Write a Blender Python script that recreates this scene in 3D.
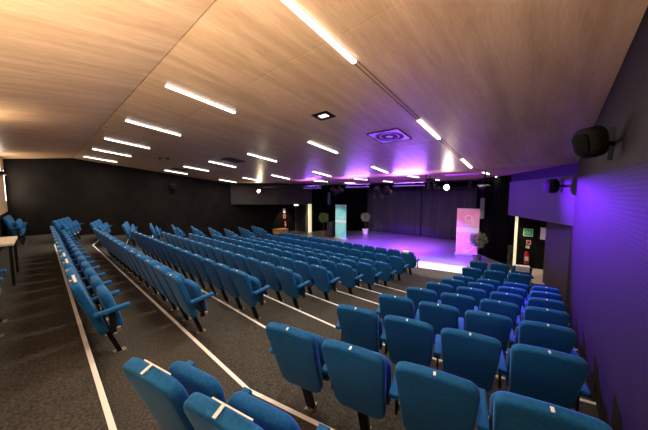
import bpy, bmesh, math, random
from math import sin, cos, pi, radians, atan2, hypot, sqrt
from mathutils import Vector, Matrix

for o in list(bpy.data.objects): bpy.data.objects.remove(o)
scene = bpy.context.scene
COL = scene.collection
random.seed(5)

# ------------------------------------------------------------------ camera (14 mm, standing at the back of the hall)
cam_d = bpy.data.cameras.new('camera'); cam = bpy.data.objects.new('camera', cam_d); COL.objects.link(cam)
cam_d.sensor_width = 36; cam_d.lens = 14.0; cam_d.clip_start = .02; cam_d.clip_end = 100
cam.location = (0, 0, 0)
cam.rotation_euler = (radians(90 - 4.54), 0, radians(41.6))
scene.camera = cam

# ------------------------------------------------------------------ world, exposure
w = bpy.data.worlds.new('world'); scene.world = w; w.use_nodes = True
w.node_tree.nodes['Background'].inputs[0].default_value = (0.9, 0.8, 0.7, 1)
w.node_tree.nodes['Background'].inputs[1].default_value = 0.0
scene.view_settings.view_transform = 'Standard'
scene.view_settings.look = 'None'
scene.view_settings.exposure = 0.15
scene.view_settings.gamma = 1.0
scene.view_settings.use_curve_mapping = False

# light levels, tuned here
STRIP_W = 36.0          # each ceiling strip
STRIP_E = 6.0          # look of the diffuser
WARM = (1.0, 0.84, 0.64)
WALL_STRIP_W = 30.0
SCONCE_W = 95.0
SPOT_W = 60.0
PURPLE = (0.17, 0.015, 1.0)
UVIO = (0.42, 0.12, 1.0)

# ------------------------------------------------------------------ levels of the hall, metres; eye height is 0
RISE, PITCH, N0 = .152, .885, .245
def level(k): return -1.71 - RISE*(min(k, 8) - 1)
FLOOR = level(8)
STAGE = -2.60
XL, XR, YB = -14.8, .45, -.80
BR, BL = -1.88, -11.57            # where the rows bend
TA = math.tan(radians(13.6))
XM = (BR + BL)/2
CEIL = .72
def ceil_z(y):
    if y < 1.01: return 1.519 + .12*(y - 1.01)
    return max(CEIL, 1.64 - .12*y)

# ------------------------------------------------------------------ materials
def mat(name, col, rough=.6, metal=0, sheen=0, spec=.5, emit=None, es=0, coat=0):
    m = bpy.data.materials.new(name); m.use_nodes = True
    b = m.node_tree.nodes['Principled BSDF']
    b.inputs['Base Color'].default_value = (*col, 1)
    b.inputs['Roughness'].default_value = rough
    b.inputs['Metallic'].default_value = metal
    b.inputs['Specular IOR Level'].default_value = spec
    if sheen:
        b.inputs['Sheen Weight'].default_value = sheen
        b.inputs['Sheen Roughness'].default_value = .35
        b.inputs['Sheen Tint'].default_value = (.35, .65, 1, 1)
    if coat: b.inputs['Coat Weight'].default_value = coat
    if emit:
        b.inputs['Emission Color'].default_value = (*emit, 1); b.inputs['Emission Strength'].default_value = es
    return m
def nodes(m): return m.node_tree.nodes, m.node_tree.links, m.node_tree.nodes['Principled BSDF']
def noise_mix(m, c1, c2, scale=(1,1,1), nscale=5, detail=4, bump=0, obj=False, lo=.35, hi=.65):
    N, L, b = nodes(m)
    if obj: tc = N.new('ShaderNodeTexCoord'); out = tc.outputs['Object']
    else: tc = N.new('ShaderNodeNewGeometry'); out = tc.outputs['Position']
    mp = N.new('ShaderNodeMapping'); mp.inputs['Scale'].default_value = scale; L.new(out, mp.inputs['Vector'])
    n = N.new('ShaderNodeTexNoise'); n.inputs['Scale'].default_value = nscale; n.inputs['Detail'].default_value = detail
    L.new(mp.outputs[0], n.inputs['Vector'])
    r = N.new('ShaderNodeValToRGB'); r.color_ramp.elements[0].color = (*c1,1); r.color_ramp.elements[1].color = (*c2,1)
    r.color_ramp.elements[0].position = lo; r.color_ramp.elements[1].position = hi
    L.new(n.outputs['Fac'], r.inputs[0]); L.new(r.outputs[0], b.inputs['Base Color'])
    if bump:
        bp = N.new('ShaderNodeBump'); bp.inputs['Strength'].default_value = bump; bp.inputs['Distance'].default_value = .01
        L.new(n.outputs['Fac'], bp.inputs['Height']); L.new(bp.outputs[0], b.inputs['Normal'])
    return r, n

FABRIC = mat('blue seat fabric', (.003,.088,.24), .85, sheen=.35, spec=.2)
noise_mix(FABRIC, (.003,.074,.235), (.005,.105,.32), nscale=60, detail=3, bump=.15, obj=True)
ARMFAB = mat('blue armrest fabric', (.005,.10,.32), .8, sheen=.35, spec=.2)
BLACKM = mat('black painted steel', (.006,.006,.007), .5, spec=.25)
PLATE = mat('grey beige steel plate', (.26,.23,.19), .5, metal=.3)
TAG = mat('white number plate', (.8,.85,.9), .5)
PAPER = mat('white paper', (.85,.85,.85), .8)
PLASTB = mat('black plastic', (.006,.006,.0065), .7, spec=.12)
CARPET = mat('charcoal brown carpet', (.05,.045,.04), .95, spec=.1)
noise_mix(CARPET, (.033,.032,.030), (.078,.075,.070), nscale=55, detail=6, bump=.4)
NOSE = mat('white step edging', (.86,.87,.88), .6)
NOSEY = mat('cream step edging', (.75,.72,.66), .6)
WALLB = mat('black acoustic wall', (.018,.015,.014), .85, spec=.08)
noise_mix(WALLB, (.007,.006,.006), (.011,.0095,.009), nscale=2)
BULK = mat('dark grey painted bulkhead', (.040,.035,.035), .7, spec=.15)
CREAM = mat('pale oak stage edge', (.75,.68,.55), .5)
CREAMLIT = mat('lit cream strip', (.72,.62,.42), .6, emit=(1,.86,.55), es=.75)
WHITEF = mat('white lamp frame', (.8,.8,.8), .5)
GREYP = mat('grey paint', (.25,.24,.24), .6)

# oak laminate ceiling: grain runs towards the stage
def wood_mat(name, c1, c2, c3, axis='Y', rough=.37):
    m = mat(name, c1, rough)
    N, L, b = nodes(m)
    g = N.new('ShaderNodeNewGeometry')
    def band(scale, detail, dist=0.0):
        mp = N.new('ShaderNodeMapping'); mp.inputs['Scale'].default_value = scale
        L.new(g.outputs['Position'], mp.inputs['Vector'])
        n = N.new('ShaderNodeTexNoise'); n.inputs['Scale'].default_value = 1; n.inputs['Detail'].default_value = detail
        n.inputs['Distortion'].default_value = dist
        L.new(mp.outputs[0], n.inputs['Vector']); return n
    a = band((7, .22, 7) if axis == 'Y' else (7,7,.3), 3)
    f = band((60, .9, 60) if axis == 'Y' else (60,60,1), 4, .3)
    r = N.new('ShaderNodeValToRGB'); r.color_ramp.elements[0].color = (*c1,1); r.color_ramp.elements[1].color = (*c2,1)
    r.color_ramp.elements[0].position = .36; r.color_ramp.elements[1].position = .66
    L.new(a.outputs['Fac'], r.inputs[0])
    r2 = N.new('ShaderNodeValToRGB'); r2.color_ramp.elements[0].color = (*c3,1); r2.color_ramp.elements[1].color = (1,1,1,1)
    r2.color_ramp.elements[0].position = .38; r2.color_ramp.elements[1].position = .60
    L.new(f.outputs['Fac'], r2.inputs[0])
    mx = N.new('ShaderNodeMixRGB'); mx.blend_type = 'MULTIPLY'; mx.inputs[0].default_value = .38
    L.new(r.outputs[0], mx.inputs[1]); L.new(r2.outputs[0], mx.inputs[2]); L.new(mx.outputs[0], b.inputs['Base Color'])
    return m
WOOD = wood_mat('oak laminate', (.50,.325,.185), (.64,.435,.27), (.76,.66,.57))
WOODV = wood_mat('oak wall panel', (.52,.36,.23), (.66,.48,.32), (.72,.62,.52), 'Z')

# perforated slatted wall on the right
SLAT = mat('dark ribbed acoustic panel', (.055,.048,.046), .75, spec=.10)
def slat(m):
    N, L, b = nodes(m)
    g = N.new('ShaderNodeNewGeometry'); s = N.new('ShaderNodeSeparateXYZ'); L.new(g.outputs['Position'], s.inputs[0])
    def stripe(out, freq):
        a = N.new('ShaderNodeMath'); a.operation = 'MULTIPLY'; a.inputs[1].default_value = freq; L.new(out, a.inputs[0])
        c = N.new('ShaderNodeMath'); c.operation = 'FRACT'; L.new(a.outputs[0], c.inputs[0]); return c
    z = stripe(s.outputs['Z'], 28); y = stripe(s.outputs['Y'], 1/1.2)
    t = N.new('ShaderNodeMath'); t.operation = 'GREATER_THAN'; t.inputs[1].default_value = .78; L.new(z.outputs[0], t.inputs[0])
    u = N.new('ShaderNodeMath'); u.operation = 'LESS_THAN'; u.inputs[1].default_value = .012; L.new(y.outputs[0], u.inputs[0])
    mx0 = N.new('ShaderNodeMath'); mx0.operation = 'MAXIMUM'; L.new(t.outputs[0], mx0.inputs[0]); L.new(u.outputs[0], mx0.inputs[1])
    mx = N.new('ShaderNodeMixRGB'); mx.inputs[1].default_value = (.020,.0165,.016,1); mx.inputs[2].default_value = (.008,.007,.007,1)
    L.new(mx0.outputs[0], mx.inputs[0]); L.new(mx.outputs[0], b.inputs['Base Color'])
    bp = N.new('ShaderNodeBump'); bp.inputs['Strength'].default_value = .5; bp.inputs['Distance'].default_value = -.004
    L.new(mx0.outputs[0], bp.inputs['Height']); L.new(bp.outputs[0], b.inputs['Normal'])
slat(SLAT)

STAGEM = mat('polished dark stage floor', (.22,.21,.24), .30, spec=.35)
noise_mix(STAGEM, (.17,.155,.18), (.28,.26,.29), scale=(1.5,5,1), nscale=2, detail=6)
CURT = mat('grey stage curtain', (.20,.20,.22), .9, spec=.1)
noise_mix(CURT, (.07,.07,.078), (.10,.10,.108), scale=(3,1,.15), nscale=2)
CURTB = mat('black velvet curtain', (.0035,.0035,.0045), .95, spec=.03)
def lampmat(name, col, e):
    return mat(name, (1,1,1), .5, emit=col, es=e)
TUBE = lampmat('strip diffuser', (1,.93,.85), STRIP_E)
LENS = lampmat('hot lamp lens', (1,.88,.66), 60)
LENSW = lampmat('small white lamp', (.9,.85,1), 12)
LENSD = lampmat('deep violet lens', (.25,.08,1), 1.2)
LENSP = lampmat('violet lamp lens', (.35,.15,1), 10)

# ------------------------------------------------------------------ helpers
def link(name, bm, m, parent=None, smooth=False):
    bmesh.ops.recalc_face_normals(bm, faces=bm.faces)
    me = bpy.data.meshes.new(name); bm.to_mesh(me); bm.free()
    if isinstance(m, (list, tuple)):
        for q in m: me.materials.append(q)
    else: me.materials.append(m)
    if smooth:
        for p in me.polygons: p.use_smooth = True
    o = bpy.data.objects.new(name, me); COL.objects.link(o)
    if parent: o.parent = parent
    return o
def empty(name, loc=(0,0,0), rz=0):
    o = bpy.data.objects.new(name, None); COL.objects.link(o); o.location = loc; o.rotation_euler = (0,0,rz)
    o.empty_display_size = .1; return o
def tag(o, label, cat, group=None, kind=None):
    if label: o['label'] = label
    if cat: o['category'] = cat
    if group: o['group'] = group
    if kind: o['kind'] = kind
    return o
def struct(o): o['kind'] = 'structure'; return o
def box(bm, x0, x1, y0, y1, z0, z1, M=None, mi=0, bev=0):
    vs = [bm.verts.new((x, y, z)) for x in (x0, x1) for y in (y0, y1) for z in (z0, z1)]
    fs = [bm.faces.new([vs[i] for i in q]) for q in ((0,1,3,2),(4,6,7,5),(0,4,5,1),(2,3,7,6),(0,2,6,4),(1,5,7,3))]
    for f in fs: f.material_index = mi
    if bev:
        es = list({e for f in fs for e in f.edges})
        r = bmesh.ops.bevel(bm, geom=es, offset=bev, segments=2, affect='EDGES', profile=.7)
        vs = list({v for f in r['faces'] for v in f.verts} | {v for v in vs if v.is_valid})
    if M is not None:
        for v in vs: v.co = M @ v.co
    return vs
def prism(bm, pts, z0, z1, zf=None):
    """vertical prism over polygon pts; zf(x,y) gives the top if set"""
    a = [bm.verts.new((x, y, z0 if zf is None or z0 is not None else 0)) for x, y in pts]
    b = [bm.verts.new((x, y, z1)) for x, y in pts]
    n = len(pts)
    bm.faces.new(a[::-1]); bm.faces.new(b)
    for i in range(n): bm.faces.new([a[i], a[(i+1)%n], b[(i+1)%n], b[i]])
def tube(bm, p0, p1, r0, r1=None, seg=10, mi=0):
    r1 = r0 if r1 is None else r1
    p0, p1 = Vector(p0), Vector(p1); d = (p1 - p0).normalized()
    q = d.to_track_quat('Z', 'Y')
    A = [bm.verts.new(p0 + q @ Vector((r0*cos(2*pi*i/seg), r0*sin(2*pi*i/seg), 0))) for i in range(seg)]
    B = [bm.verts.new(p1 + q @ Vector((r1*cos(2*pi*i/seg), r1*sin(2*pi*i/seg), 0))) for i in range(seg)]
    for f in [bm.faces.new(A[::-1]), bm.faces.new(B)] + [bm.faces.new([A[i], A[(i+1)%seg], B[(i+1)%seg], B[i]]) for i in range(seg)]:
        f.material_index = mi
def lathe(bm, prof, seg=20, M=None, mi=0):
    rings = []
    for r, z in prof:
        rings.append([bm.verts.new((max(r,1e-4)*cos(2*pi*i/seg), max(r,1e-4)*sin(2*pi*i/seg), z)) for i in range(seg)])
    for a, b in zip(rings, rings[1:]):
        for i in range(seg):
            f = bm.faces.new([a[i], a[(i+1)%seg], b[(i+1)%seg], b[i]]); f.material_index = mi
    bm.faces.new(rings[0][::-1]); bm.faces.new(rings[-1])
    if M is not None:
        for rr in rings:
            for v in rr: v.co = M @ v.co
def pad(wt, wb, h, t, rt, rb, bulge=.006, er=.022, n=6, crown=0.0):
    """upholstered panel standing in XZ (bottom at z=0), thickness along Y"""
    pts = []
    def corner(cx, cz, r, a0):
        for i in range(n+1):
            a = a0 + (pi/2)*i/n; pts.append((cx + r*cos(a), cz + r*sin(a)))
    corner(wt/2 - rt, h - rt, rt, 0)
    if crown:
        pts.append((wt*.18, h + crown*.8)); pts.append((0, h + crown)); pts.append((-wt*.18, h + crown*.8))
    corner(-wt/2 + rt, h - rt, rt, pi/2)
    corner(-wb/2 + rb, rb, rb, pi); corner(wb/2 - rb, rb, rb, 3*pi/2)
    bm = bmesh.new(); rings = []
    cz = h/2
    lay = []
    for i in range(5):
        a = pi/2*i/4
        lay.append((er*(1 - sin(a)), -t/2 + er*(1 - cos(a))))
    lay += [(x, -y) for x, y in reversed(lay)]
    for ins, y in lay:
        ring = []
        for (x, z) in pts:
            fx = 1 - ins/(wt/2); fz = 1 - ins/(h/2)
            ring.append(bm.verts.new((x*fx, y, cz + (z - cz)*fz)))
        rings.append(ring)
    for a, b in zip(rings, rings[1:]):
        for i in range(len(pts)): bm.faces.new([a[i], a[(i+1)%len(pts)], b[(i+1)%len(pts)], b[i]])
    for ring, s in ((rings[0], -1), (rings[-1], 1)):
        prev = ring
        for sc, bu in ((.85, .5), (.6, .85), (.3, 1)):
            y0 = ring[0].co.y
            nr = [bm.verts.new((v.co.x*sc, y0 + s*bulge*bu, cz + (v.co.z - cz)*sc)) for v in ring]
            for i in range(len(pts)): bm.faces.new([prev[i], prev[(i+1)%len(pts)], nr[(i+1)%len(pts)], nr[i]])
            prev = nr
        c = bm.verts.new((0, ring[0].co.y + s*bulge, cz))
        for i in range(len(pts)): bm.faces.new([prev[i], prev[(i+1)%len(pts)], c])
    return bm
def xf(bm, M):
    for v in bm.verts: v.co = M @ v.co
    return bm
def copy_tree(o, parent=None):
    c = o.copy(); COL.objects.link(c)
    if parent: c.parent = parent
    for ch in list(o.children): copy_tree(ch, c)
    return c
ORD = ['first','second','third','fourth','fifth','sixth','seventh','eighth','ninth','tenth','eleventh','twelfth','thirteenth','fourteenth']

# ------------------------------------------------------------------ structure: floors
def nose(k, x):
    y = N0 + PITCH*k
    if x > BR: y += (x - BR)*TA
    if x < BL: y += (BL - x)*TA
    return y
xs = [XL, BL, BR, XR]
for k in range(0, 8):
    bm = bmesh.new()
    back = [(x, nose(k-1, x)) for x in xs] if k else [(XR, YB), (XL, YB)][::-1]
    front = [(x, nose(k, x)) for x in xs][::-1]
    prism(bm, back + front, level(k) - .3, level(k))
    struct(link('floor', bm, CARPET))
bm = bmesh.new()
prism(bm, [(x, nose(7, x)) for x in xs] + [(XR, 16.3), (XL, 16.3)], FLOOR - .3, FLOOR)
struct(link('floor', bm, CARPET))
# white edging on every step
for k in range(0, 8):
    bm = bmesh.new()
    for a, b in zip(xs, xs[1:]):
        p = [(a, nose(k,a) - .030), (b, nose(k,b) - .030), (b, nose(k,b) + .006), (a, nose(k,a) + .006)]
        prism(bm, p, level(k) - .02, level(k) + .005)
    o = struct(link('trim_%d' % (k+1), bm, NOSE))

# stage: curved front, pale edge, pale floor band
def stage_front(x):
    u = (x - (-6.7))/5.2
    return 9.62 + .62*u*u
SX = [-12.3 + .4*i for i in range(29)]
bm = bmesh.new()
prism(bm, [(x, stage_front(x)) for x in SX] + [(-1.1, 16.2), (-12.3, 16.2)], FLOOR, STAGE)
struct(link('floor', bm, STAGEM))
bm = bmesh.new()
prism(bm, [(x, stage_front(x) - .03) for x in SX] + [(x, stage_front(x) + .012) for x in SX[::-1]], FLOOR, STAGE + .004)
struct(link('trim_9', bm, CREAM))
bm = bmesh.new()
SX2 = SX + [-.7, -.3, .1, .44]
prism(bm, [(x, stage_front(x) - .34 - (0 if x < -1 else (x+1)*.1)) for x in SX2] + [(x, stage_front(x) - .03 + (0 if x < -1.09 else 2.0)) for x in SX2[::-1]], FLOOR, FLOOR + .012)
struct(link('floor', bm, CREAM))

# ------------------------------------------------------------------ structure: ceiling slabs with shadow gaps
def ceil_slab(y0, y1, x0=XL, x1=XR, m=WOOD, g=.007):
    bm = bmesh.new()
    z0, z1 = ceil_z(y0), ceil_z(y1)
    v = []
    for zz in (0, .12):
        for (x, y, z) in ((x0+g,y0+g,z0), (x1-g,y0+g,z0), (x1-g,y1-g,z1), (x0+g,y1-g,z1)):
            v.append(bm.verts.new((x, y, z+zz)))
    for q in ((0,1,2,3),(7,6,5,4),(0,4,5,1),(1,5,6,2),(2,6,7,3),(3,7,4,0)): bm.faces.new([v[i] for i in q])
    return struct(link('ceiling', bm, m))
YE = 14.35
XB = -9.4
ceil_slab(YB, 1.01, XL, XB); ceil_slab(YB, 1.01, XB, XR)
for y0, y1 in ((1.01, 1.86), (1.86, 5.10), (5.10, 7.667), (7.667, 8.35), (8.35, 11.6), (11.6, YE)):
    ceil_slab(y0, y1)
bm = bmesh.new(); box(bm, XL, XR, YE, 16.4, CEIL + .02, CEIL + .2); struct(link('ceiling', bm, PLASTB))
bm = bmesh.new(); box(bm, XL, XR, YB, 16.4, 1.75, 1.8); struct(link('ceiling', bm, PLASTB))

# ------------------------------------------------------------------ structure: walls
bm = bmesh.new(); box(bm, XL - .2, XL, YB - .2, 16.4, -3.1, 1.8); struct(link('wall_left', bm, WALLB))
bm = bmesh.new(); box(bm, XR, XR + .2, YB - .2, 16.4, -3.1, 1.8); struct(link('wall_right', bm, SLAT))
bm = bmesh.new(); box(bm, XL, XR, YB - .2, YB, -3.1, -.6); struct(link('wall_back', bm, WALLB))
bm = bmesh.new(); box(bm, XL, XR, YB - .2, YB, -.598, 1.8); struct(link('wall_back', bm, WOODV))
bm = bmesh.new(); box(bm, XL, XR, 16.2, 16.4, -3.1, 1.8); struct(link('wall_front', bm, PLASTB))
# left bulkhead over the side entrance, and the wall below it
bm = bmesh.new()
prism(bm, [(XL, 7.92), (-12.55, 9.83), (-11.6, 11.86), (-13.3, 13.45), (XL, 13.45)], -.59, CEIL + .02)
struct(link('wall_left', bm, BULK))
bm = bmesh.new(); box(bm, XL, -12.6, 13.3, 13.5, FLOOR, CEIL); struct(link('wall_left', bm, WALLB))
# right bulkhead
bm = bmesh.new()
RB = [(XR, 7.93), (XR, 12.4), (-1.03, 12.4), (-1.03, 10.9)]
prism(bm, RB, -.70, .45)
struct(link('wall_right', bm, BULK))
bm = bmesh.new()
prism(bm, [(XR, 8.05), (XR, 12.4), (-1.0, 12.4), (-1.0, 11.0)], .45, CEIL + .02)
struct(link('wall_right', bm, PLASTB))
bm = bmesh.new(); box(bm, -.92, XR, 12.3, 12.5, FLOOR, -.70); struct(link('wall_front', bm, WALLB))
# smooth panelled wall below the right bulkhead
bm = bmesh.new(); prism(bm, [(XR, 8.44), (XR, 10.9), (.0, 10.9), (.0, 10.5)], FLOOR, -.70); struct(link('wall_right', bm, BULK))
# pale reveals beside both side entrances; their glow is set in the material
bm = bmesh.new(); box(bm, -.905, -.825, 12.12, 12.3, FLOOR, -.70); struct(link('trim_10', bm, CREAMLIT))
bm = bmesh.new(); box(bm, -13.17, -13.04, 13.05, 13.3, FLOOR, -.59); struct(link('trim_11', bm, CREAMLIT))
# side entrance door leaves
def door(n, x0, x1, y, m):
    bm = bmesh.new(); box(bm, x0, x1, y - .05, y, FLOOR, FLOOR + 2.05)
    o = struct(link('door_%d' % n, bm, m))
    bm = bmesh.new(); tube(bm, (x1 - .1, y - .11, FLOOR + 1.05), (x1 - .24, y - .11, FLOOR + 1.05), .012); tube(bm, (x1 - .1, y - .05, FLOOR + 1.05), (x1 - .1, y - .115, FLOOR + 1.05), .012)
    link('door_handle', bm, GREYP if n == 1 else BLACKM, o)
    bm = bmesh.new(); box(bm, x0 - .04, x0, y - .07, y, FLOOR, FLOOR + 2.1); box(bm, x1, x1 + .04, y - .07, y, FLOOR, FLOOR + 2.1); box(bm, x0 - .04, x1 + .04, y - .07, y, FLOOR + 2.05, FLOOR + 2.1)
    link('door_frame', bm, GREYP if n == 1 else PLASTB, o)
DARKD = mat('dark blue grey door', (.02,.022,.035), .5)
door(1, -14.70, -13.60, 13.3, DARKD)
door(2, -.74, .02, 12.3, PLASTB)
# vertical joints between the black wall panels on the left
bm = bmesh.new()
for y in (8.9, 10.0, 11.1, 12.2): box(bm, XL, XL + .01, y - .012, y + .012, FLOOR, -.6)
struct(link('trim_12', bm, PLASTB))

# ------------------------------------------------------------------ curtains
def curtain(name, p0, p1, z0, z1, m, fold, amp, label, seed=0, thick=.01):
    rnd = random.Random(seed)
    p0, p1 = Vector((*p0, 0)), Vector((*p1, 0)); d = p1 - p0; Ln = d.length; d.normalize(); nrm = Vector((d.y, -d.x, 0))
    n = max(8, int(Ln/fold*8)); bm = bmesh.new(); rows = []
    ph = [rnd.uniform(-.5, .5) for _ in range(n+1)]
    for zi in range(5):
        t = zi/4; z = z0 + (z1 - z0)*t; row = []
        for i in range(n+1):
            u = Ln*i/n
            a = amp*(1 - .5*t)*(sin(2*pi*u/fold + .8*sin(u*1.7 + seed)) + .35*sin(2*pi*u/fold*2.3 + ph[i]*.6))
            row.append(bm.verts.new(p0 + d*u + nrm*a + Vector((0,0,z))))
        rows.append(row)
    for a, b in zip(rows, rows[1:]):
        for i in range(n): bm.faces.new([a[i], a[i+1], b[i+1], b[i]])
    r = bmesh.ops.extrude_face_region(bm, geom=list(bm.faces))
    for v in [g for g in r['geom'] if isinstance(g, bmesh.types.BMVert)]: v.co -= nrm*thick
    o = link(name, bm, m, smooth=True)
    return tag(o, label, 'curtain')
curtain('stage_curtain', (-9.9, 15.85), (-5.95, 15.85), STAGE + .02, CEIL - .1, CURT, .9, .012, 'left half of the grey drawn curtain across the back of the stage', 1)
curtain('stage_curtain', (-5.90, 15.83), (-2.75, 15.83), STAGE + .02, CEIL - .1, CURT, 1.1, .012, 'right half of the grey drawn curtain across the back of the stage', 2)
curtain('side_curtain', (-12.75, 13.15), (-9.75, 15.6), STAGE + .02, CEIL + .02, CURTB, .22, .05, 'black pleated side curtain left of the stage, behind the tall dark floor speaker', 3)
curtain('side_curtain', (-2.40, 12.95), (-1.06, 11.35), STAGE + .02, CEIL + .02, CURTB, .22, .05, 'black pleated side curtain right of the stage, behind the pink banner', 4)
curtain('border_curtain', (-10.75, YE - .1), (-2.2, YE - .1), CEIL - .30, CEIL, CURTB, .3, .03, 'short black border curtain hanging from the ceiling above the stage', 5)

# ------------------------------------------------------------------ ceiling light strips
CX = [-1.56, -3.96, -6.38, -8.82, -11.1, -13.5]
CN = ['rightmost column', 'second column from right', 'third column from right', 'third column from left', 'second column from left', 'leftmost column']
RY = [1.23, 3.95, 6.58, 9.20, 11.75]
RN = ['first', 'second', 'third', 'fourth', 'fifth']
def slope_at(y): return 0 if y > 7.6 else (-.12 if y > 1.01 else .12)
def area(name, loc, rot, sx, sy, col, power, parent=None):
    l = bpy.data.lights.new(name, 'AREA'); l.shape = 'RECTANGLE'; l.size = sx; l.size_y = sy; l.color = col; l.energy = power
    o = bpy.data.objects.new(name, l); COL.objects.link(o); o.location = loc; o.rotation_euler = rot
    if parent: o.parent = parent
    return o
def spot(name, loc, target, col, power, angle, blend=.4, parent=None, r=.05):
    l = bpy.data.lights.new(name, 'SPOT'); l.spot_size = radians(angle); l.spot_blend = blend; l.color = col; l.energy = power; l.shadow_soft_size = r
    o = bpy.data.objects.new(name, l); COL.objects.link(o); o.location = loc
    d = Vector(target) - Vector(loc); o.rotation_euler = d.to_track_quat('-Z', 'Y').to_euler()
    return o
for ri, y in enumerate(RY):
    for ci, x in enumerate(CX):
        if ri >= 3 and ci > 3: continue
        yc = y + .5; z = ceil_z(yc)
        t = empty('ceiling_light', (x, yc, z)); t.rotation_euler = (math.atan(slope_at(yc)), 0, 0)
        tag(t, 'white ceiling strip light, %s row from ridge, %s' % (RN[ri], CN[ci]), 'ceiling light', 'ceiling strip lights')
        bm = bmesh.new(); box(bm, -.026, -.022, -.505, .505, -.006, 0); box(bm, .022, .026, -.505, .505, -.006, 0)
        box(bm, -.026, .026, -.512, -.505, -.020, 0); box(bm, -.026, .026, .505, .512, -.020, 0)
        link('light_frame', bm, WHITEF, t)
        bm = bmesh.new(); box(bm, -.022, .022, -.504, .504, -.026, -.002, bev=.005)
        link('light_diffuser', bm, TUBE, t)
        area('strip_lamp', (0, 0, -.031), (0, 0, 0), .036, 1.0, WARM if ri < 2 else (1,.84,.70), STRIP_W*(1 if ri < 3 else .22), t)
# dark twin track between the strips of the right hand column
for i, (y0, y1) in enumerate(((2.26, 3.92), (4.99, 6.55), (7.68, 9.16))):
    ym = (y0+y1)/2; t = empty('light_track', (-1.56, ym, ceil_z(ym))); t.rotation_euler = (math.atan(slope_at(ym) if i < 2 else 0), 0, 0)
    L_ = (y1 - y0)/2
    for s in (-1, 1):
        bm = bmesh.new(); box(bm, s*.026 - .003, s*.026 + .003, -L_, L_, -.004, 0); link('track_rail', bm, PLASTB, t)
    tag(t, 'dark twin rail track on the ceiling after the %s strip of the rightmost column' % RN[i], 'light track', 'ceiling track rails')

# swirl diffuser, square vents, small square downlight
def plate_vent(x, y, s, label, swirl):
    t = empty('ceiling_vent', (x, y, ceil_z(y))); t.rotation_euler = (math.atan(slope_at(y)), 0, 0)
    bm = bmesh.new(); box(bm, -s, s, -s, s, -.012, 0); h = s + .012
    link('vent_plate', bm, mat('vent plate', (.75,.74,.8), .22, metal=.75) if swirl else mat('dark vent plate', (.02,.02,.02), .6), t)
    bm = bmesh.new()
    for a in (0, pi/2, pi, 3*pi/2):
        box(bm, -h, h, s, h, -.016, 0, Matrix.Rotation(a, 4, 'Z'))
    link('vent_frame', bm, PLASTB, t)
    bm = bmesh.new()
    if swirl:
        for ring, n, r0, r1 in ((0, 24, .07, .16), (1, 32, .18, .27)):
            for i in range(n):
                M = Matrix.Rotation(2*pi*i/n, 4, 'Z') @ Matrix.Translation((r0, 0, 0)) @ Matrix.Rotation(.35, 4, 'Z')
                box(bm, 0, r1 - r0, -.011, .011, -.0155, -.012, M)
    else:
        for i in range(9): box(bm, -s + .03, s - .03, -s + .05 + i*(2*s - .1)/8 - .008, -s + .05 + i*(2*s - .1)/8 + .008, -.02, -.012)
    link('vent_slots', bm, mat('vent slots', (.03,.02,.06), .6) if swirl else mat('vent louvres', (.05,.05,.05), .5), t)
    tag(t, label, 'ceiling vent')
plate_vent(-2.30, 4.45, .30, 'square ceiling air diffuser with a round swirl of slots, washed purple', True)
plate_vent(-7.72, 4.25, .27, 'dark square ceiling vent beside the strip lights, right of the other dark vent', False)
plate_vent(-12.35, 4.20, .27, 'dark square ceiling vent near the far left black wall', False)
t = empty('downlight', (-2.76, 3.1, ceil_z(3.1))); t.rotation_euler = (math.atan(-.12), 0, 0)
bm = bmesh.new()
for a in (0, pi): box(bm, -.16, .16, .085, .12, -.012, 0, Matrix.Rotation(a, 4, 'Z')); box(bm, .115, .16, -.085, .085, -.012, 0, Matrix.Rotation(a, 4, 'Z'))
link('downlight_frame', bm, PLASTB, t)
bm = bmesh.new(); box(bm, -.115, .115, -.085, .085, -.004, 0); link('downlight_glass', bm, PLASTB, t)
bm = bmesh.new(); box(bm, -.08, .08, -.045, .045, -.012, -.004); link('downlight_lens', bm, lampmat('dim lens', (1,.95,.9), 1.2), t)
tag(t, 'small rectangular recessed emergency light with black rim in the oak ceiling', 'downlight')
for i, (x, y) in enumerate(((-10.3, 2.9), (-10.0, 3.05))):
    bm = bmesh.new(); lathe(bm, [(.05, 0), (.05, -.02), (.035, -.035), (0.001, -.035)], 14, Matrix.Translation((0, 0, 0)))
    o = link('smoke_detector', bm, PLASTB); o.location = (x, y, ceil_z(y)); 
    tag(o, 'small round dark ceiling detector, %s of the pair above the left seats' % ('left' if i == 0 else 'right'), 'detector', 'ceiling detectors')

# wall strip lights on the oak back wall
WS = [(-14.4, 'tall vertical strip light on the oak back wall at the far left')]
def wall_strip(x, lab, z0=-.22, z1=.88, power=WALL_STRIP_W):
    t = empty('wall_light', (x, YB, z0))
    bm = bmesh.new(); box(bm, -.025, .025, 0, .006, 0, z1 - z0); link('light_frame', bm, GREYP, t)
    bm = bmesh.new(); box(bm, -.020, .020, .006, .012, .01, z1 - z0 - .01); link('light_diffuser', bm, TUBE, t)
    area('strip_lamp', (0, .016, (z1-z0)/2), (radians(90), 0, 0), .036, z1 - z0 - .04, WARM, power, t)
    tag(t, lab, 'wall light')
for x, lab in WS: wall_strip(x, lab)
def uplighter(x, z, lab, power):
    t = empty('wall_uplighter', (x, YB, z))
    bm = bmesh.new(); box(bm, -.30, .30, 0, .02, -.10, .0); box(bm, -.30, .30, .11, .125, -.07, .0); box(bm, -.30, .30, 0, .12, -.10, -.085); box(bm, -.31, -.295, 0, .125, -.10, 0); box(bm, .295, .31, 0, .125, -.10, 0); link('housing', bm, BLACKM, t)
    area('uplight_lamp', (0, .065, -.01), (radians(180), 0, 0), .56, .07, WARM, power, t)
    tag(t, lab, 'wall light')
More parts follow.
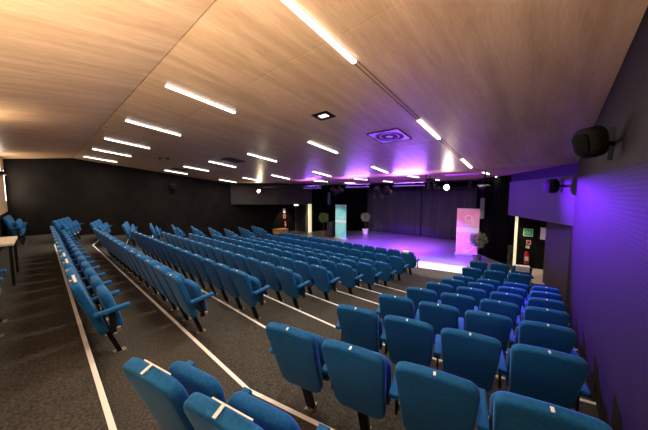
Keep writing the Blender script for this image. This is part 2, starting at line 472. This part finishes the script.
for x, lab, p in ((-13.3, 'wall uplighter on the oak back wall beside the vertical strip light', .10), (-6.9, 'wall uplighter on the oak back wall behind the desk', .17), (-4.4, 'added ceiling-fill uplighter on the oak back wall left of the camera', .12), (-1.9, 'added ceiling-fill uplighter on the oak back wall nearest the camera', 1.55), (-.45, 'added ceiling-fill uplighter on the oak back wall in the right corner', 1.1)):  # rightmost three uplighters are added to brighten the ceiling
    uplighter(x, {-13.3: .75, -6.9: .70}.get(x, -.25), lab, SCONCE_W*p)

# ------------------------------------------------------------------ theatre seats
TILT = radians(19.3)
def on_back(s, off=0):      # point on the leaning spine, s metres up along it
    return Vector((0, -sin(TILT)*s + cos(TILT)*off, cos(TILT)*s + sin(TILT)*off))
def make_seat(loc, rz):
    t = empty('theatre_seat', loc, rz)
    R = Matrix.Rotation(TILT, 4, 'X')
    # backrest
    bm = xf(pad(.440, .385, .61, .070, .062, .085, crown=.008, er=.020), Matrix.Translation(on_back(.316, -.02)) @ R)
    back = link('backrest', bm, FABRIC, t, True)
    bm = bmesh.new(); box(bm, -.007, .007, -.014, .006, -.004, .0008)
    box(bm, -.007, .007, -.018, -.014, -.012, .0008)
    xf(bm, Matrix.Translation(on_back(.316 + .61 + .0125, -.02)) @ R)
    link('number_plate', bm, TAG, back)
    # tipped up seat cushion
    bm = xf(pad(.420, .40, .425, .085, .085, .06, er=.036, bulge=.008), Matrix.Translation((0, -.008, .322)) @ Matrix.Rotation(radians(14.5), 4, 'X'))
    link('seat', bm, FABRIC, t, True)
    # pedestal
    bm = bmesh.new()
    box(bm, -.035, .035, -.022, .022, .0, .40, R, bev=.006)
    for v in bm.verts: v.co.z = max(v.co.z, .006)
    box(bm, -.19, .19, -.02, .02, .33, .37, Matrix.Translation((0, -.02, 0)))
    ped = link('pedestal', bm, BLACKM, t)
    bm = bmesh.new(); box(bm, -.036, .036, -.055, .055, 0, .008); tube(bm, (0, .045, .008), (0, .045, .02), .01, seg=6)
    link('foot_plate', bm, PLATE, ped)
    return t
def arm_meshes():
    bm = bmesh.new()
    box(bm, -.031, .031, -.215, .07, -.020, .020, Matrix.Translation((0, 0, .575)) @ Matrix.Rotation(radians(7), 4, 'X'), bev=.014)
    return bm
def add_arm(t, sx):
    a = link('armrest', xf(arm_meshes(), Matrix.Translation((sx, 0, 0))), ARMFAB, t, True)
    bm = bmesh.new(); box(bm, sx - .008, sx + .008, -.10, -.05, .33, .565); link('arm_bracket', bm, BLACKM, a)
    bm = bmesh.new(); box(bm, sx - .02, sx + .02, -.05, -.015, .34, .375); link('bracket_cap', bm, PLATE, a)
    return a
proto = make_seat((0, 0, 0), 0); add_arm(proto, .252)
left_arm = add_arm(proto, -.252)
state = {'used': False}
def place_seat(x, y, z, rz, leftarm, label, group):
    if not state['used']: o = proto; state['used'] = True
    else: o = copy_tree(proto)
    if not leftarm and o is not proto:
        for ch in list(o.children):
            if ch.data is left_arm.data:
                for g in list(ch.children): bpy.data.objects.remove(g)
                bpy.data.objects.remove(ch)
    o.location = (x, y, z); o.rotation_euler = (0, 0, rz)
    return tag(o, label, 'theatre seat', group)
FOOT = .475
def row_name(k, rear='rearmost visible'):
    if k <= 5: return {0: rear, 1: 'nearest', 2: 'second nearest', 3: 'third nearest', 4: 'fourth nearest', 5: 'fifth nearest'}[k] + ' row'
    return {10: 'front row by the stage', 9: 'second row from the stage', 8: 'third row from the stage', 7: 'fourth row from the stage', 6: 'fifth row from the stage'}[k]
ROWG = 'seats of the %s block'
# middle block (prototype first, so it is the leftmost seat with both arms)
for k in range(1, 11):
    for j in range(13, -1, -1):
        pos = ('right end' if j == 0 else 'left end' if j == 13 else '%s seat from right end' % ORD[j]) if j < 13 else 'left end'
        place_seat(-3.45 - .5*j, FOOT + PITCH*(k-1) + (.015 if k == 1 else 0), level(k), 0, j == 13,
                   'blue tipped-up theatre seat, middle block, %s, %s' % (row_name(k), pos), ROWG % 'middle')
RC = (-1.47, .60); A = radians(13.6)
def side_seat(k, j): 
    return RC[0] + .5*j*cos(A), RC[1] + PITCH*(k-1) + .5*j*sin(A)
for k in range(1, 11):
    n = 3 if k >= 9 else 4
    if k == 1: n = 3
    for j in range(n):
        x, y = side_seat(k, j)
        if k == 1: x += .005; y += .01
        pos = 'aisle end' if j == 0 else 'second from aisle' if j == 1 else 'third from aisle' if j == 2 else 'against the right wall'
        place_seat(x, y, level(k), A, j == 0, 'blue tipped-up theatre seat, right block, %s, %s' % (row_name(k), pos), ROWG % 'right')
for k in range(0, 11):
    for j in range(3, -1, -1):
        x, y = side_seat(k, j); x = 2*XM - x
        if k == 0: x, y = -12.15 - .5*j, FOOT - PITCH
        pos = 'aisle end' if j == 0 else 'second from aisle' if j == 1 else 'third from aisle' if j == 2 else 'far left end'
        place_seat(x, y, level(k), -A if k else 0, j == 3, 'blue tipped-up theatre seat, far left block, %s, %s' % (row_name(k, 'rearmost'), pos), ROWG % 'far left')
for j in range(3, -1, -1):
    place_seat(-3.45 - .5*j, FOOT - PITCH, level(0), 0, j == 3,
               'blue theatre seat cut off by left photo edge, row beside the desk, %s' % ('right end' if j == 0 else ORD[j] + ' from right'), 'seats of the row beside the desk')

# reserved strips of paper over some backrests
def strip(x, y, k, rz, label, tab):
    bm = bmesh.new()
    box(bm, -.07 if tab else -.15, .15, .026 if tab else .010, .032, .001 if tab else .003, .004 if tab else .0065)
    if tab: box(bm, -.009, .009, -.024, .027, .001, .0045)
    R = Matrix.Rotation(TILT, 4, 'X')
    p = on_back(.316 + .61 + .013, -.02)
    o = link('reserved_strip', xf(bm, Matrix.Translation(p) @ R), PAPER)
    o.location = (x, y, level(k)); o.rotation_euler = (0, 0, rz)
    tag(o, label, 'paper strip', 'white reserved strips')
for j, lab in ((0, 'white paper strip along top of the right end seat, left of the near aisle'), (2, 'white paper strip on third seat from the end of the row beside the left floor'), (3, 'white paper strip on fourth seat from the end of the row beside the left floor')):
    strip(-3.45 - .5*j, FOOT + .015, 1, 0, lab, False)
for j, lab in ((0, 'white paper strip on the bottom left foreground seat at the aisle'), (1, 'white paper strip on the second foreground seat, at the bottom edge')):
    strip(side_seat(1, j)[0] + .005, side_seat(1, j)[1] + .01, 1, A, lab, True)
def sheet(x, y, k, rz, label, wd=.3, hh=.16):
    bm = bmesh.new(); box(bm, -wd/2, wd/2, -.060, -.057, -hh, .006); box(bm, -wd/2, wd/2, -.060, .02, .006, .009)
    R = Matrix.Rotation(TILT, 4, 'X'); p = on_back(.316 + .61 + .014, -.01)
    o = link('paper_sheet', xf(bm, Matrix.Translation(p) @ R), PAPER); o.location = (x, y, level(k)); o.rotation_euler = (0, 0, rz)
    tag(o, label, 'paper sheet')
sheet(*side_seat(10, 2), 10, A, 'white paper sheet hung on front row seat near the fire extinguisher')
sheet(-3.50, FOOT + PITCH*9, 10, 0, 'white paper sheet on top of the front row end seat by the stage', .22, .06)

# ------------------------------------------------------------------ desk
t = empty('desk', (-7.38, -.44, level(0)))
DT = mat('pale desk top', (.72,.62,.46), .4)
noise_mix(DT, (.66,.56,.40), (.76,.67,.52), scale=(1,12,1), nscale=3)
bm = bmesh.new(); box(bm, -.60, .60, -.30, .10, .70, .735, bev=.004); link('desk_top', bm, DT, t)
for sx in (-1, 1):
    for y in (-.26, .06):
        bm = bmesh.new(); box(bm, sx*.56 - .02, sx*.56 + .02, y - .02, y + .02, 0, .70); link('leg', bm, BLACKM, t)
bm = bmesh.new(); box(bm, -.54, .54, -.27, -.25, .64, .70); box(bm, -.54, .54, .05, .07, .64, .70); link('desk_frame', bm, BLACKM, t)
tag(t, 'small desk with pale wooden top and black legs at the left edge', 'desk')

# ------------------------------------------------------------------ banners
def banner(name, cx, cy, rz, label, base, white, marks, h=2.0, wd=.85):
    t = empty(name, (cx, cy, STAGE), rz)
    bm = bmesh.new(); box(bm, -wd/2 - .03, wd/2 + .03, -.10, .10, 0, .085, bev=.01); link('banner_base', bm, mat('silver base', (.75,.75,.78), .35, metal=.4), t)
    bm = bmesh.new(); box(bm, -wd/2, wd/2, -.004, .004, .085, h); link('banner_sheet', bm, base, t)
    bm = bmesh.new(); tube(bm, (0, .03, .08), (0, .03, h - .02), .012); link('banner_pole', bm, GREYP, t)
    bm = bmesh.new(); box(bm, -wd/2 - .005, wd/2 + .005, -.012, .012, h, h + .025); link('top_rail', bm, mat('silver rail', (.7,.7,.72), .35), t)
    bm = bmesh.new(); box(bm, -wd/2, wd/2, -.0065, -.004, *white); link('white_band', bm, PAPER, t)
    bm = bmesh.new()
    marks(bm); link('printed_marks', bm, mat('pale pink print', (.95,.66,.76), .7) if name == 'pink_banner' else mat('pale teal print', (.45,.85,.85), .7), t)
    return tag(t, label, 'banner')
def arc(bm, cx, cz, r, w_, a0, a1, n=14, sx=1.0, y=-.0075):
    pr = None
    for i in range(n+1):
        a = a0 + (a1 - a0)*i/n
        q = [bm.verts.new((cx + (r + s*w_)*cos(a)*sx, y, cz + (r + s*w_)*sin(a))) for s in (-.5, .5)]
        q += [bm.verts.new((cx + (r + s*w_)*cos(a)*sx, y + .003, cz + (r + s*w_)*sin(a))) for s in (-.5, .5)]
        if pr:
            bm.faces.new([pr[0], pr[1], q[1], q[0]]); bm.faces.new([pr[2], q[2], q[3], pr[3]])
            bm.faces.new([pr[0], q[0], q[2], pr[2]]); bm.faces.new([pr[1], pr[3], q[3], q[1]])
        pr = q
def pink_marks(bm):
    arc(bm, .02, 1.60, .13, .035, 0, 2*pi, 20); arc(bm, .07, 1.46, .16, .04, -2.6, .5)
    box(bm, .14, .18, -.0075, -.0045, 1.40, 1.72)
    arc(bm, .02, .75, .17, .05, .6, 3.6); arc(bm, .02, .42, .22, .06, -2.4, 1.6); 
    box(bm, -.28, .26, -.0075, -.0045, .50, .56, Matrix.Translation((0,0,-.08)) @ Matrix.Rotation(-.7, 4, 'Y') @ Matrix.Translation((0,0,-.36)))
def teal_marks(bm):
    for z, ws in ((1.28, .5), (1.16, .34), (.95, .46)):
        x = -ws/2
        while x < ws/2:
            l = .035 + .04*random.random(); box(bm, x, min(x + l, ws/2), -.0068, -.0045, z, z + .07); x += l + .018
PINKM = mat('pink printed banner', (.80,.25,.45), .6); noise_mix(PINKM, (.85,.32,.50), (.95,.52,.66), nscale=1.2, detail=2)
TEALM = mat('turquoise printed banner', (.10,.62,.60), .6); noise_mix(TEALM, (.16,.68,.66), (.30,.82,.78), nscale=1.5, detail=2)
banner('pink_banner', -2.52, 12.12, radians(20), 'tall pink roll-up banner with white lettering shapes, on the right of the stage', PINKM, (1.00, 1.22), pink_marks)
banner('turquoise_banner', -9.07, 11.7, radians(-4), 'tall turquoise roll-up banner with white band on the left of the stage', TEALM, (.98, 1.12), teal_marks)

# ------------------------------------------------------------------ potted topiary
def topiary(loc, s, label, potm, leafm, r=.27, h=1.15, ph=.28, pr=.15, seed=1):
    rnd = random.Random(seed)
    t = empty('potted_topiary', loc)
    bm = bmesh.new(); lathe(bm, [(pr*.72, 0), (pr*.78, .01), (pr, ph - .03), (pr*1.08, ph - .03), (pr*1.08, ph), (pr*.95, ph), (pr*.92, ph - .03)], 20)
    link('pot', bm, potm, t, False)
    bm = bmesh.new(); lathe(bm, [(pr*.9, ph - .05), (pr*.9, ph - .03)], 14); link('soil', bm, mat('soil', (.03,.02,.015), .95), t)
    bm = bmesh.new(); pts = [Vector((.02*sin(i*1.3), .02*cos(i*1.7), ph - .04 + (h - ph)*i/5)) for i in range(6)]
    for a, b in zip(pts, pts[1:]): tube(bm, a, b, .018, .017, 8)
    for i in range(9):
        a = rnd.uniform(0, 2*pi); tube(bm, pts[-1] - Vector((0,0,.1)), pts[-1] + Vector((cos(a)*r*.7, sin(a)*r*.7, rnd.uniform(-.1, .25))), .008, .003, 5)
    link('trunk', bm, mat('bark', (.10,.06,.035), .9), t)
    bm = bmesh.new(); c = Vector((0, 0, h + r*.35))
    for i in range(900):
        u = Vector((rnd.gauss(0,1), rnd.gauss(0,1), rnd.gauss(0,1))).normalized()
        p = c + u*r*rnd.uniform(.55, 1.05)*(1 + .12*sin(u.x*5 + u.z*4 + seed))
        d = (u + Vector((rnd.uniform(-.8,.8), rnd.uniform(-.8,.8), rnd.uniform(-.8,.8)))).normalized()
        n_ = d.cross(Vector((rnd.uniform(-1,1), rnd.uniform(-1,1), rnd.uniform(-1,1)))).normalized()
        l = rnd.uniform(.045, .075); wv = .018
        q = [bm.verts.new(p), bm.verts.new(p + d*l*.5 + n_*wv), bm.verts.new(p + d*l), bm.verts.new(p + d*l*.5 - n_*wv)]
        q[2].co += Vector((0,0,-.012)); bm.faces.new([q[0], q[1], q[2]]); bm.faces.new([q[0], q[2], q[3]])
    link('foliage', bm, leafm, t)
    return tag(t, label, 'potted plant')
LEAF1 = mat('bright green leaves', (.14,.28,.05), .5); LEAF2 = mat('grey green leaves', (.28,.32,.22), .5); LEAF3 = mat('olive green leaves', (.18,.24,.10), .5)
topiary((-10.46, 11.75, STAGE), 1, 'potted green ball tree in a brown pot left of the turquoise banner', mat('brown pot', (.16,.10,.07), .6), LEAF1, r=.29, h=1.10, seed=1)
topiary((-8.94, 14.2, STAGE), 1, 'potted pale ball tree in a white pot at the back left of the stage', mat('white pot', (.85,.82,.75), .5), LEAF2, r=.27, h=1.05, ph=.36, pr=.2, seed=2)
topiary((-1.92, 11.0, STAGE), 1, 'potted leafy olive tree in a grey pot beside the pink banner', mat('grey pot', (.12,.10,.09), .6), LEAF3, r=.26, h=.80, seed=3)

# ------------------------------------------------------------------ speakers
def floor_speaker(loc, rz, label):
    t = empty('floor_speaker', loc, rz)
    bm = bmesh.new(); box(bm, -.24, .24, -.22, .22, 0, .95, bev=.015); link('cabinet', bm, mat('dark cabinet', (.018,.018,.02), .5), t)
    bm = bmesh.new(); box(bm, -.21, .21, -.232, -.22, .04, .91); link('grille', bm, mat('speaker grille', (.03,.03,.034), .7), t)
    return tag(t, label, 'loudspeaker')
floor_speaker((-9.95, 11.95, STAGE), radians(-8), 'dark loudspeaker cabinet standing on the stage floor left of the turquoise banner')
def column_speaker(loc, rz, label, m, h=.95):
    t = empty('column_speaker', loc, rz)
    bm = bmesh.new(); box(bm, -.07, .07, -.06, .06, 0, h, bev=.015); link('cabinet', bm, m, t)
    bm = bmesh.new(); box(bm, -.055, .055, -.067, -.06, .03, h - .03); link('grille', bm, m, t)
    bm = bmesh.new(); tube(bm, (0, .05, h*.5), (0, .14, h*.5), .015); tube(bm, (0, .13, h*.5), (0, .13, CEIL - loc[2]), .012); link('hanging_bracket', bm, BLACKM, t)
    return tag(t, label, 'loudspeaker')
column_speaker((-10.75, 12.6, -.62), 0, 'slim blue-lit column loudspeaker hanging left of the turquoise banner', mat('blue-lit grey speaker', (.10,.10,.30), .5), .78)  # blue stage light on it is put into the cabinet colour
column_speaker((-2.02, 12.15, -.98), radians(15), 'slim grey column loudspeaker hanging right of the pink banner', mat('grey speaker', (.16,.16,.17), .5), .85)
def wall_speaker(loc, aim, s, label, bracket_to):
    t = empty('wall_speaker', loc)
    d = Vector(aim).normalized(); q = d.to_track_quat('-Y', 'Z').to_matrix().to_4x4()
    bm = pad(s, s*.9, s*1.15, s*.66, s*.34, s*.34, bulge=s*.07, er=s*.24, n=6); xf(bm, q @ Matrix.Translation((0, 0, -s*.575)))
    link('speaker_body', bm, PLASTB, t, True)
    bm = pad(s*.66, s*.60, s*.8, s*.10, s*.22, s*.22, bulge=s*.03, er=s*.02, n=5); xf(bm, q @ Matrix.Translation((0, -s*.34, -s*.4)))
    link('grille', bm, mat('black grille', (.005,.005,.005), .9, spec=.08), t, True)
    e = Vector(bracket_to) - Vector(loc)
    bm = bmesh.new(); tube(bm, (0,0,0), e, .022); 
    n = e.normalized().to_track_quat('Z', 'Y').to_matrix().to_4x4(); lathe(bm, [(.07, -.03), (.07, 0)], 12, Matrix.Translation(e) @ n); box(bm, -.03, .03, -.16, .16, -.02, 0, Matrix.Translation(e) @ n)
    link('wall_bracket', bm, BLACKM, t)
    return tag(t, label, 'loudspeaker')
wall_speaker((.27, 3.46, .49), (-.80, -.6, -.25), .245, 'large black rounded loudspeaker on the right wall below the ceiling', (.449, 3.75, .50))
wall_speaker((.05, 8.10, .21), (-.75, -.66, -.1), .29, 'black loudspeaker bracketed to the purple-lit bulkhead at the right, farther of the right pair', (.23, 8.36, .22))
wall_speaker((-14.5, 4.6, .45), (.8, -.6, -.15), .30, 'black loudspeaker high on the black left wall, hard to see', (-14.79, 4.7, .47))

# ------------------------------------------------------------------ lighting pipe and stage lights
PY, PZ = 8.95, .46
t = empty('lighting_pipe', (-7.3, PY, PZ))
bm = bmesh.new(); tube(bm, (-5.9, 0, 0), (6.2, 0, 0), .024, seg=10); link('pipe', bm, BLACKM, t)
for x in (-11.6, -10.1, -7.82, -5.54, -3.21, -1.45):
    bm = bmesh.new(); tube(bm, (x + 7.3, 0, 0), (x + 7.3, 0, CEIL - PZ), .022, seg=8); link('pipe_hanger', bm, BLACKM, t)
tag(t, 'long black lighting pipe hanging under the ceiling in front of the stage', 'lighting pipe')
def stage_light(x, aim, label, lens=None, s=1.0, y=PY, z=PZ, col=None, power=0, ang=60, barn=True, blend=.5):
    z = z - .026; t = empty('stage_light', (x, y, z))
    d = Vector(aim).normalized(); q = d.to_track_quat('Z', 'Y').to_matrix().to_4x4()
    c = Vector((0, 0, -.19*s))
    M = Matrix.Translation(c) @ q
    bm = bmesh.new(); lathe(bm, [(.05*s, -.14*s), (.075*s, -.12*s), (.08*s, .08*s), (.095*s, .10*s), (.095*s, .13*s), (.085*s, .13*s), (.08*s, .10*s)], 16, M)
    link('lamp_housing', bm, BLACKM, t)
    bm = bmesh.new(); lathe(bm, [(.078*s, .1001*s), (.078*s, .112*s)], 16, M); link('lamp_lens', bm, lens or mat('dark lens', (.03,.03,.04), .15), t)
    bm = bmesh.new(); tube(bm, (0,0,.0), (0,0,-.06*s), .014); 
    for sx in (-1, 1): tube(bm, (0,0,-.06*s), c + q @ Vector((sx*.1*s, 0, 0)), .009); 
    tube(bm, c + q @ Vector((-.1*s,0,0)), c + q @ Vector((.1*s,0,0)), .009)
    link('yoke', bm, BLACKM, t)
    if barn:
        bm = bmesh.new()
        for i in range(4):
            Mi = M @ Matrix.Rotation(pi/2*i, 4, 'Z') @ Matrix.Translation((0, .092*s, .13*s)) @ Matrix.Rotation(-.5, 4, 'X')
            box(bm, -.07*s, .07*s, -.002, .002, 0, .09*s, Mi)
        link('barn_doors', bm, BLACKM, t)
    if power:
        p = Vector((x, y, z)) + c + q @ Vector((0, 0, .135*s))
        spot('stage_lamp', p, p + d, col, power, ang, blend, r=.06*s)
    return tag(t, label, 'stage light', 'stage lights on the pipe')
stage_light(-13.25, (.62, -.75, -.12), 'glowing warm stage light at the left end of the lighting pipe', LENS, 1.0, col=(1,.75,.45), power=SPOT_W, ang=150, barn=False)
stage_light(-11.5, (2.43, 2.75, -1.9), 'black stage light left of the hanger, beside the lit lamp', None, 1.0, col=(1,.93,.85), power=330, ang=26)
stage_light(-10.8, (-.4, .8, -.7), 'black stage light in the cluster above the left exit sign', s=1.1)
stage_light(-10.3, (.3, .8, -.3), 'small black stage light over the left bulkhead', s=.8)
stage_light(-7.35, (.3, .9, -.7), 'black stage light with barn doors near the pipe middle', s=1.1)
stage_light(-7.0, (-1.9, 5.25, -2.2), 'black stage light just right of the barn door light', s=.9, col=(1,.95,.88), power=420, ang=15)
stage_light(-5.10, (-.3, 1, -1.35), 'largest black stage light, hanging over the white potted tree', None, s=1.6, col=(.22,.01,1), power=5600, ang=80)
stage_light(-4.68, (-.1, 1, -.85), 'black stage light beside the largest one', s=1.0, col=(1,.30,.75), power=1500, ang=40, blend=.9)
stage_light(-3.1, (-.15, 1, -1.25), 'small stage light with white glow, left of the hot lamp', LENSW, s=.7, col=(.18,.01,1), power=1800, ang=62)
stage_light(-2.88, (.12, 1, -.55), 'small stage light with white glow next to the hot lamp', LENSW, s=.7, col=(1,.80,.80), power=170, ang=32)
stage_light(-2.53, (.25, -1, .0), 'glowing warm stage light above the right of the stage', LENS, 1.0, col=(1,.70,.60), power=SPOT_W*.6, ang=150, barn=False)
stage_light(-3.4, (1, -.02, -.12), 'small stage lamp fixed to the ceiling behind the pipe, aimed at the right bulkhead', LENSD, .8, y=9.9, z=CEIL + .026, col=PURPLE, power=1000, ang=66, blend=.3)
def fill_led_bar(x, label, power):  # bars added to tint the ceiling violet, lenses angled out of view
    z = PZ - .026; t = empty('fill_led_bar', (x, PY, z))
    T = Matrix.Translation((0, 0, -.10)) @ Matrix.Rotation(radians(32), 4, 'X')
    bm = bmesh.new(); box(bm, -.60, .60, -.045, .045, -.05, -.006, T, bev=.006); box(bm, -.60, .60, -.048, -.042, -.03, .024, T); box(bm, -.60, .60, .040, .045, -.006, .012, T); link('housing', bm, BLACKM, t)
    for sx in (-.5, .5):
        bm = bmesh.new(); tube(bm, (sx, 0, 0), (sx, 0, -.1), .010); link('clamp', bm, BLACKM, t)
    bm = bmesh.new(); box(bm, -.59, .59, -.020, .020, -.006, -.003, T); link('lamp_lens', bm, LENSD, t)
    l = area('fill_bar_lamp', (0, 0, -.098), (radians(180 + 32), 0, 0), 1.16, .035, (.34, .12, 1.0), power, t); l.data.spread = radians(150)
    return tag(t, label, 'led bar', 'added violet lamp bars on the pipe')
fill_led_bar(-8.75, 'added black lamp bar on the pipe washing the ceiling violet, left one', 36)
fill_led_bar(-6.1, 'added black lamp bar on the pipe washing the ceiling violet, middle one', 68)
fill_led_bar(-3.85, 'added black lamp bar on the pipe washing the ceiling violet, right one', 105)
def cut_light(x, label):
    z = PZ - .026; L0 = Vector((x, PY, z - .17))
    t = empty('stage_light', (x, PY, z))
    h = Vector((.60, -.80, 0)); sd = Vector((.80, .60, 0))
    def plane(p): return .068*(p.x) + .064*(p.y)
    bm = bmesh.new(); tube(bm, (0,0,0), (0,0,-.08), .012)
    box(bm, -.09, .09, -.05, -.035, -.24, -.08, Matrix.Rotation(atan2(sd.y, sd.x), 4, 'Z') @ Matrix.Rotation(pi, 4, 'Z') @ Matrix.Translation((0, 0, 0)))
    link('lamp_housing', bm, BLACKM, t)
    bm = bmesh.new(); v = []
    for dd, up in ((-.03, .05), (.10, 0)):
        for w_ in (-.17, .17):
            p = h*dd + sd*w_; v.append(bm.verts.new(Vector((p.x, p.y, -.17 + up + (plane(p) if dd > 0 else 0)))))
    f = bm.faces.new([v[0], v[1], v[3], v[2]]); r = bmesh.ops.extrude_face_region(bm, geom=[f])
    for g in r['geom']:
        if isinstance(g, bmesh.types.BMVert): g.co.z += .003
    link('barn_door', bm, BLACKM, t)
    spot('stage_lamp', L0, L0 + Vector((.60, -.80, -.16)), PURPLE, 3600, 76, .7, r=.004)
    return tag(t, label, 'stage light', 'stage lights on the pipe')
stage_light(-1.85, (-.35, .25, -1), 'small added stage light brightening the pale stage edge', None, .6, col=(1,.93,.8), power=650, ang=50, blend=.7)  # added lamp, whitens the stage edge with a warm beam
cut_light(-1.5, 'small stage light with flat top flap, at right end of pipe, aimed at right wall')

# ------------------------------------------------------------------ signs and safety things
def text_mesh(body, size, M, m, parent, name='lettering', ext=.001):
    cu = bpy.data.curves.new(name, 'FONT'); cu.body = body; cu.size = size; cu.extrude = ext; cu.align_x = 'CENTER'; cu.align_y = 'CENTER'
    tmp = bpy.data.objects.new(name, cu); COL.objects.link(tmp)
    dg = bpy.context.evaluated_depsgraph_get(); me = bpy.data.meshes.new_from_object(tmp.evaluated_get(dg))
    bpy.data.objects.remove(tmp); me.transform(M); me.materials.clear(); me.materials.append(m)
    o = bpy.data.objects.new(name, me); COL.objects.link(o); o.parent = parent; return o
RED = mat('red enamel', (.55,.015,.02), .3); GREEN = mat('safety green', (.02,.25,.10), .5, emit=(.02,.25,.10), es=.35); WHITE = mat('white plastic', (.8,.8,.8), .5)
def extinguisher(loc, rz, label):
    t = empty('fire_extinguisher', loc, rz)
    bm = bmesh.new(); lathe(bm, [(.07, 0), (.08, .015), (.08, .40), (.06, .46), (.03, .48), (.03, .50)], 18); link('cylinder', bm, RED, t, True)
    bm = bmesh.new(); tube(bm, (0,0,.50), (0,0,.54), .022); box(bm, -.015, .015, -.11, .03, .535, .55); box(bm, -.015, .015, -.10, .03, .56, .572, Matrix.Rotation(.12, 4, 'X')); link('valve_handle', bm, PLASTB, t)
    bm = bmesh.new(); P = [Vector((.03,-.02,.52)), Vector((.09,-.03,.50)), Vector((.105,-.03,.40)), Vector((.10,-.03,.25)), Vector((.095,-.03,.14))]
    for a, b in zip(P, P[1:]): tube(bm, a, b, .012, seg=6)
    tube(bm, P[-1], P[-1] + Vector((0,0,-.08)), .016, .022, 8); link('hose', bm, PLASTB, t)
    bm = bmesh.new()
    for i in range(8):
        a0 = -pi/2 - .8 + 1.6*i/8; a1 = a0 + .2
        q = [bm.verts.new((.0815*cos(a), .0815*sin(a), z)) for a, z in ((a0,.14),(a1,.14),(a1,.30),(a0,.30))]; bm.faces.new(q)
    link('paper_label', bm, WHITE, t)
    bm = bmesh.new(); box(bm, -.03, .03, .06, .10, .05, .45); link('wall_hook', bm, BLACKM, t)
    return tag(t, label, 'fire extinguisher')
extinguisher((-.49, 12.20 - .05, -2.62), 0, 'red fire extinguisher hanging below the green sign at the right entrance')
extinguisher((-14.69, 12.15, -2.45), radians(90), 'red fire extinguisher on the black wall by the left entrance')
def sign(loc, rz, wd, hh, m, label, cat, fn=None, back=WHITE, name='wall_sign'):
    t = empty(name, loc, rz)
    bm = bmesh.new(); box(bm, -wd/2, wd/2, -.012, 0, -hh/2, hh/2); link('sign_board', bm, back, t)
    bm = bmesh.new(); box(bm, -wd/2 + .02, wd/2 - .02, -.015, -.012, -hh/2 + .02, hh/2 - .02); f = link('sign_face', bm, m, t)
    if fn: fn(t)
    return tag(t, label, cat)
def plan(t):
    bm = bmesh.new()
    for x, z, w_, h_ in ((-.08,.05,.07,.008),(-.08,-.05,.09,.008),(.02,.05,.05,.008),(.06,0,.008,.10),(-.09,0,.008,.10),(0,-.02,.05,.012),(-.03,.02,.008,.05)):
        box(bm, x, x + w_, -.018, -.015, z - h_/2, z + h_/2)
    link('plan_marks', bm, WHITE, t)
sign((-.50, 12.25, -1.42), 0, .29, .29, GREEN, 'green wall sign with white border above the right fire extinguisher', 'sign', plan)
sign((-.47, 12.25, -1.80), 0, .14, .16, RED, 'small red and white sign between green sign and extinguisher', 'sign')
sign((-.49, 12.25, -1.98), 0, .12, .10, WHITE, 'small white notice just above the right fire extinguisher', 'sign')
sign((-.03, 11.6, -1.35), radians(-35), .26, .42, WHITE, 'white notice sheet high on the wall right of the green sign', 'sign', name='wall_notice')
sign((-14.78, 12.15, -1.18), radians(90), .22, .36, WHITE, 'white sign at the top of the stack above left fire extinguisher', 'sign')
sign((-14.78, 12.15, -1.60), radians(90), .22, .30, RED, 'red fire sign above the left fire extinguisher', 'sign')
t = empty('exit_sign', (-13.6, 12.3, -.59), radians(25))
bm = bmesh.new(); box(bm, -.17, .17, -.03, .03, -.20, -.03); link('sign_housing', bm, WHITE, t)
bm = bmesh.new(); box(bm, -.155, .155, -.034, -.03, -.19, -.04); link('sign_face', bm, lampmat('lit sign face', (.8,1,.95), 2.0), t)
bm = bmesh.new(); tube(bm, (-.1,0,0), (-.1,0,-.03), .006); tube(bm, (.1,0,0), (.1,0,-.03), .006); link('hanger', bm, BLACKM, t)
tag(t, 'small lit white exit sign under the left bulkhead', 'exit sign')
# low oak cupboard by the left entrance
t = empty('low_cupboard', (-14.35, 11.45, FLOOR), 0)
OAKC = mat('orange oak cupboard', (.62,.34,.16), .5)
bm = bmesh.new(); box(bm, -.35, .30, -.45, .45, 0, .30, bev=.008); link('carcass', bm, OAKC, t)
bm = bmesh.new(); box(bm, -.37, .32, -.47, .47, .30, .33, bev=.004); link('top_board', bm, OAKC, t)
for s in (-1, 1):
    bm = bmesh.new(); box(bm, .30, .315, s*.22 - .20, s*.22 + .20, .03, .28); d = link('cupboard_door', bm, OAKC, t)
    bm = bmesh.new(); tube(bm, (.315, s*.04, .18), (.335, s*.04, .18), .012); link('knob', bm, BLACKM, d)
tag(t, 'low orange oak cupboard against the black wall at the left entrance', 'cupboard')
# unseen lamps added to brighten the left extinguisher and each pale reveal
def fill_lamp(loc, target, power, label, col=(1,.82,.5), ang=70):
    t = empty('entrance_fill', loc)
    bm = bmesh.new(); lathe(bm, [(.05, 0), (.05, -.03), (.042, -.03), (.04, -.01)], 16); link('lamp_ring', bm, WHITE, t)
    spot('entrance_fill_lamp', (loc[0], loc[1], loc[2] - .04), target, col, power, ang, .5, r=.03)
    return tag(t, label, 'downlight')
fill_lamp((-.95, 11.75, -.70), (-.88, 12.2, -2.7), 50, 'added small round downlight under the right bulkhead by the pale reveal', ang=75)
fill_lamp((-13.0, 12.65, -.59), (-13.1, 13.1, -2.7), 50, 'added small round downlight under the left bulkhead by the pale reveal', ang=75)
fill_lamp((-14.0, 11.9, -.59), (-14.7, 12.1, -2.3), 90, 'added small round downlight under the left bulkhead over the fire extinguisher', ang=70)
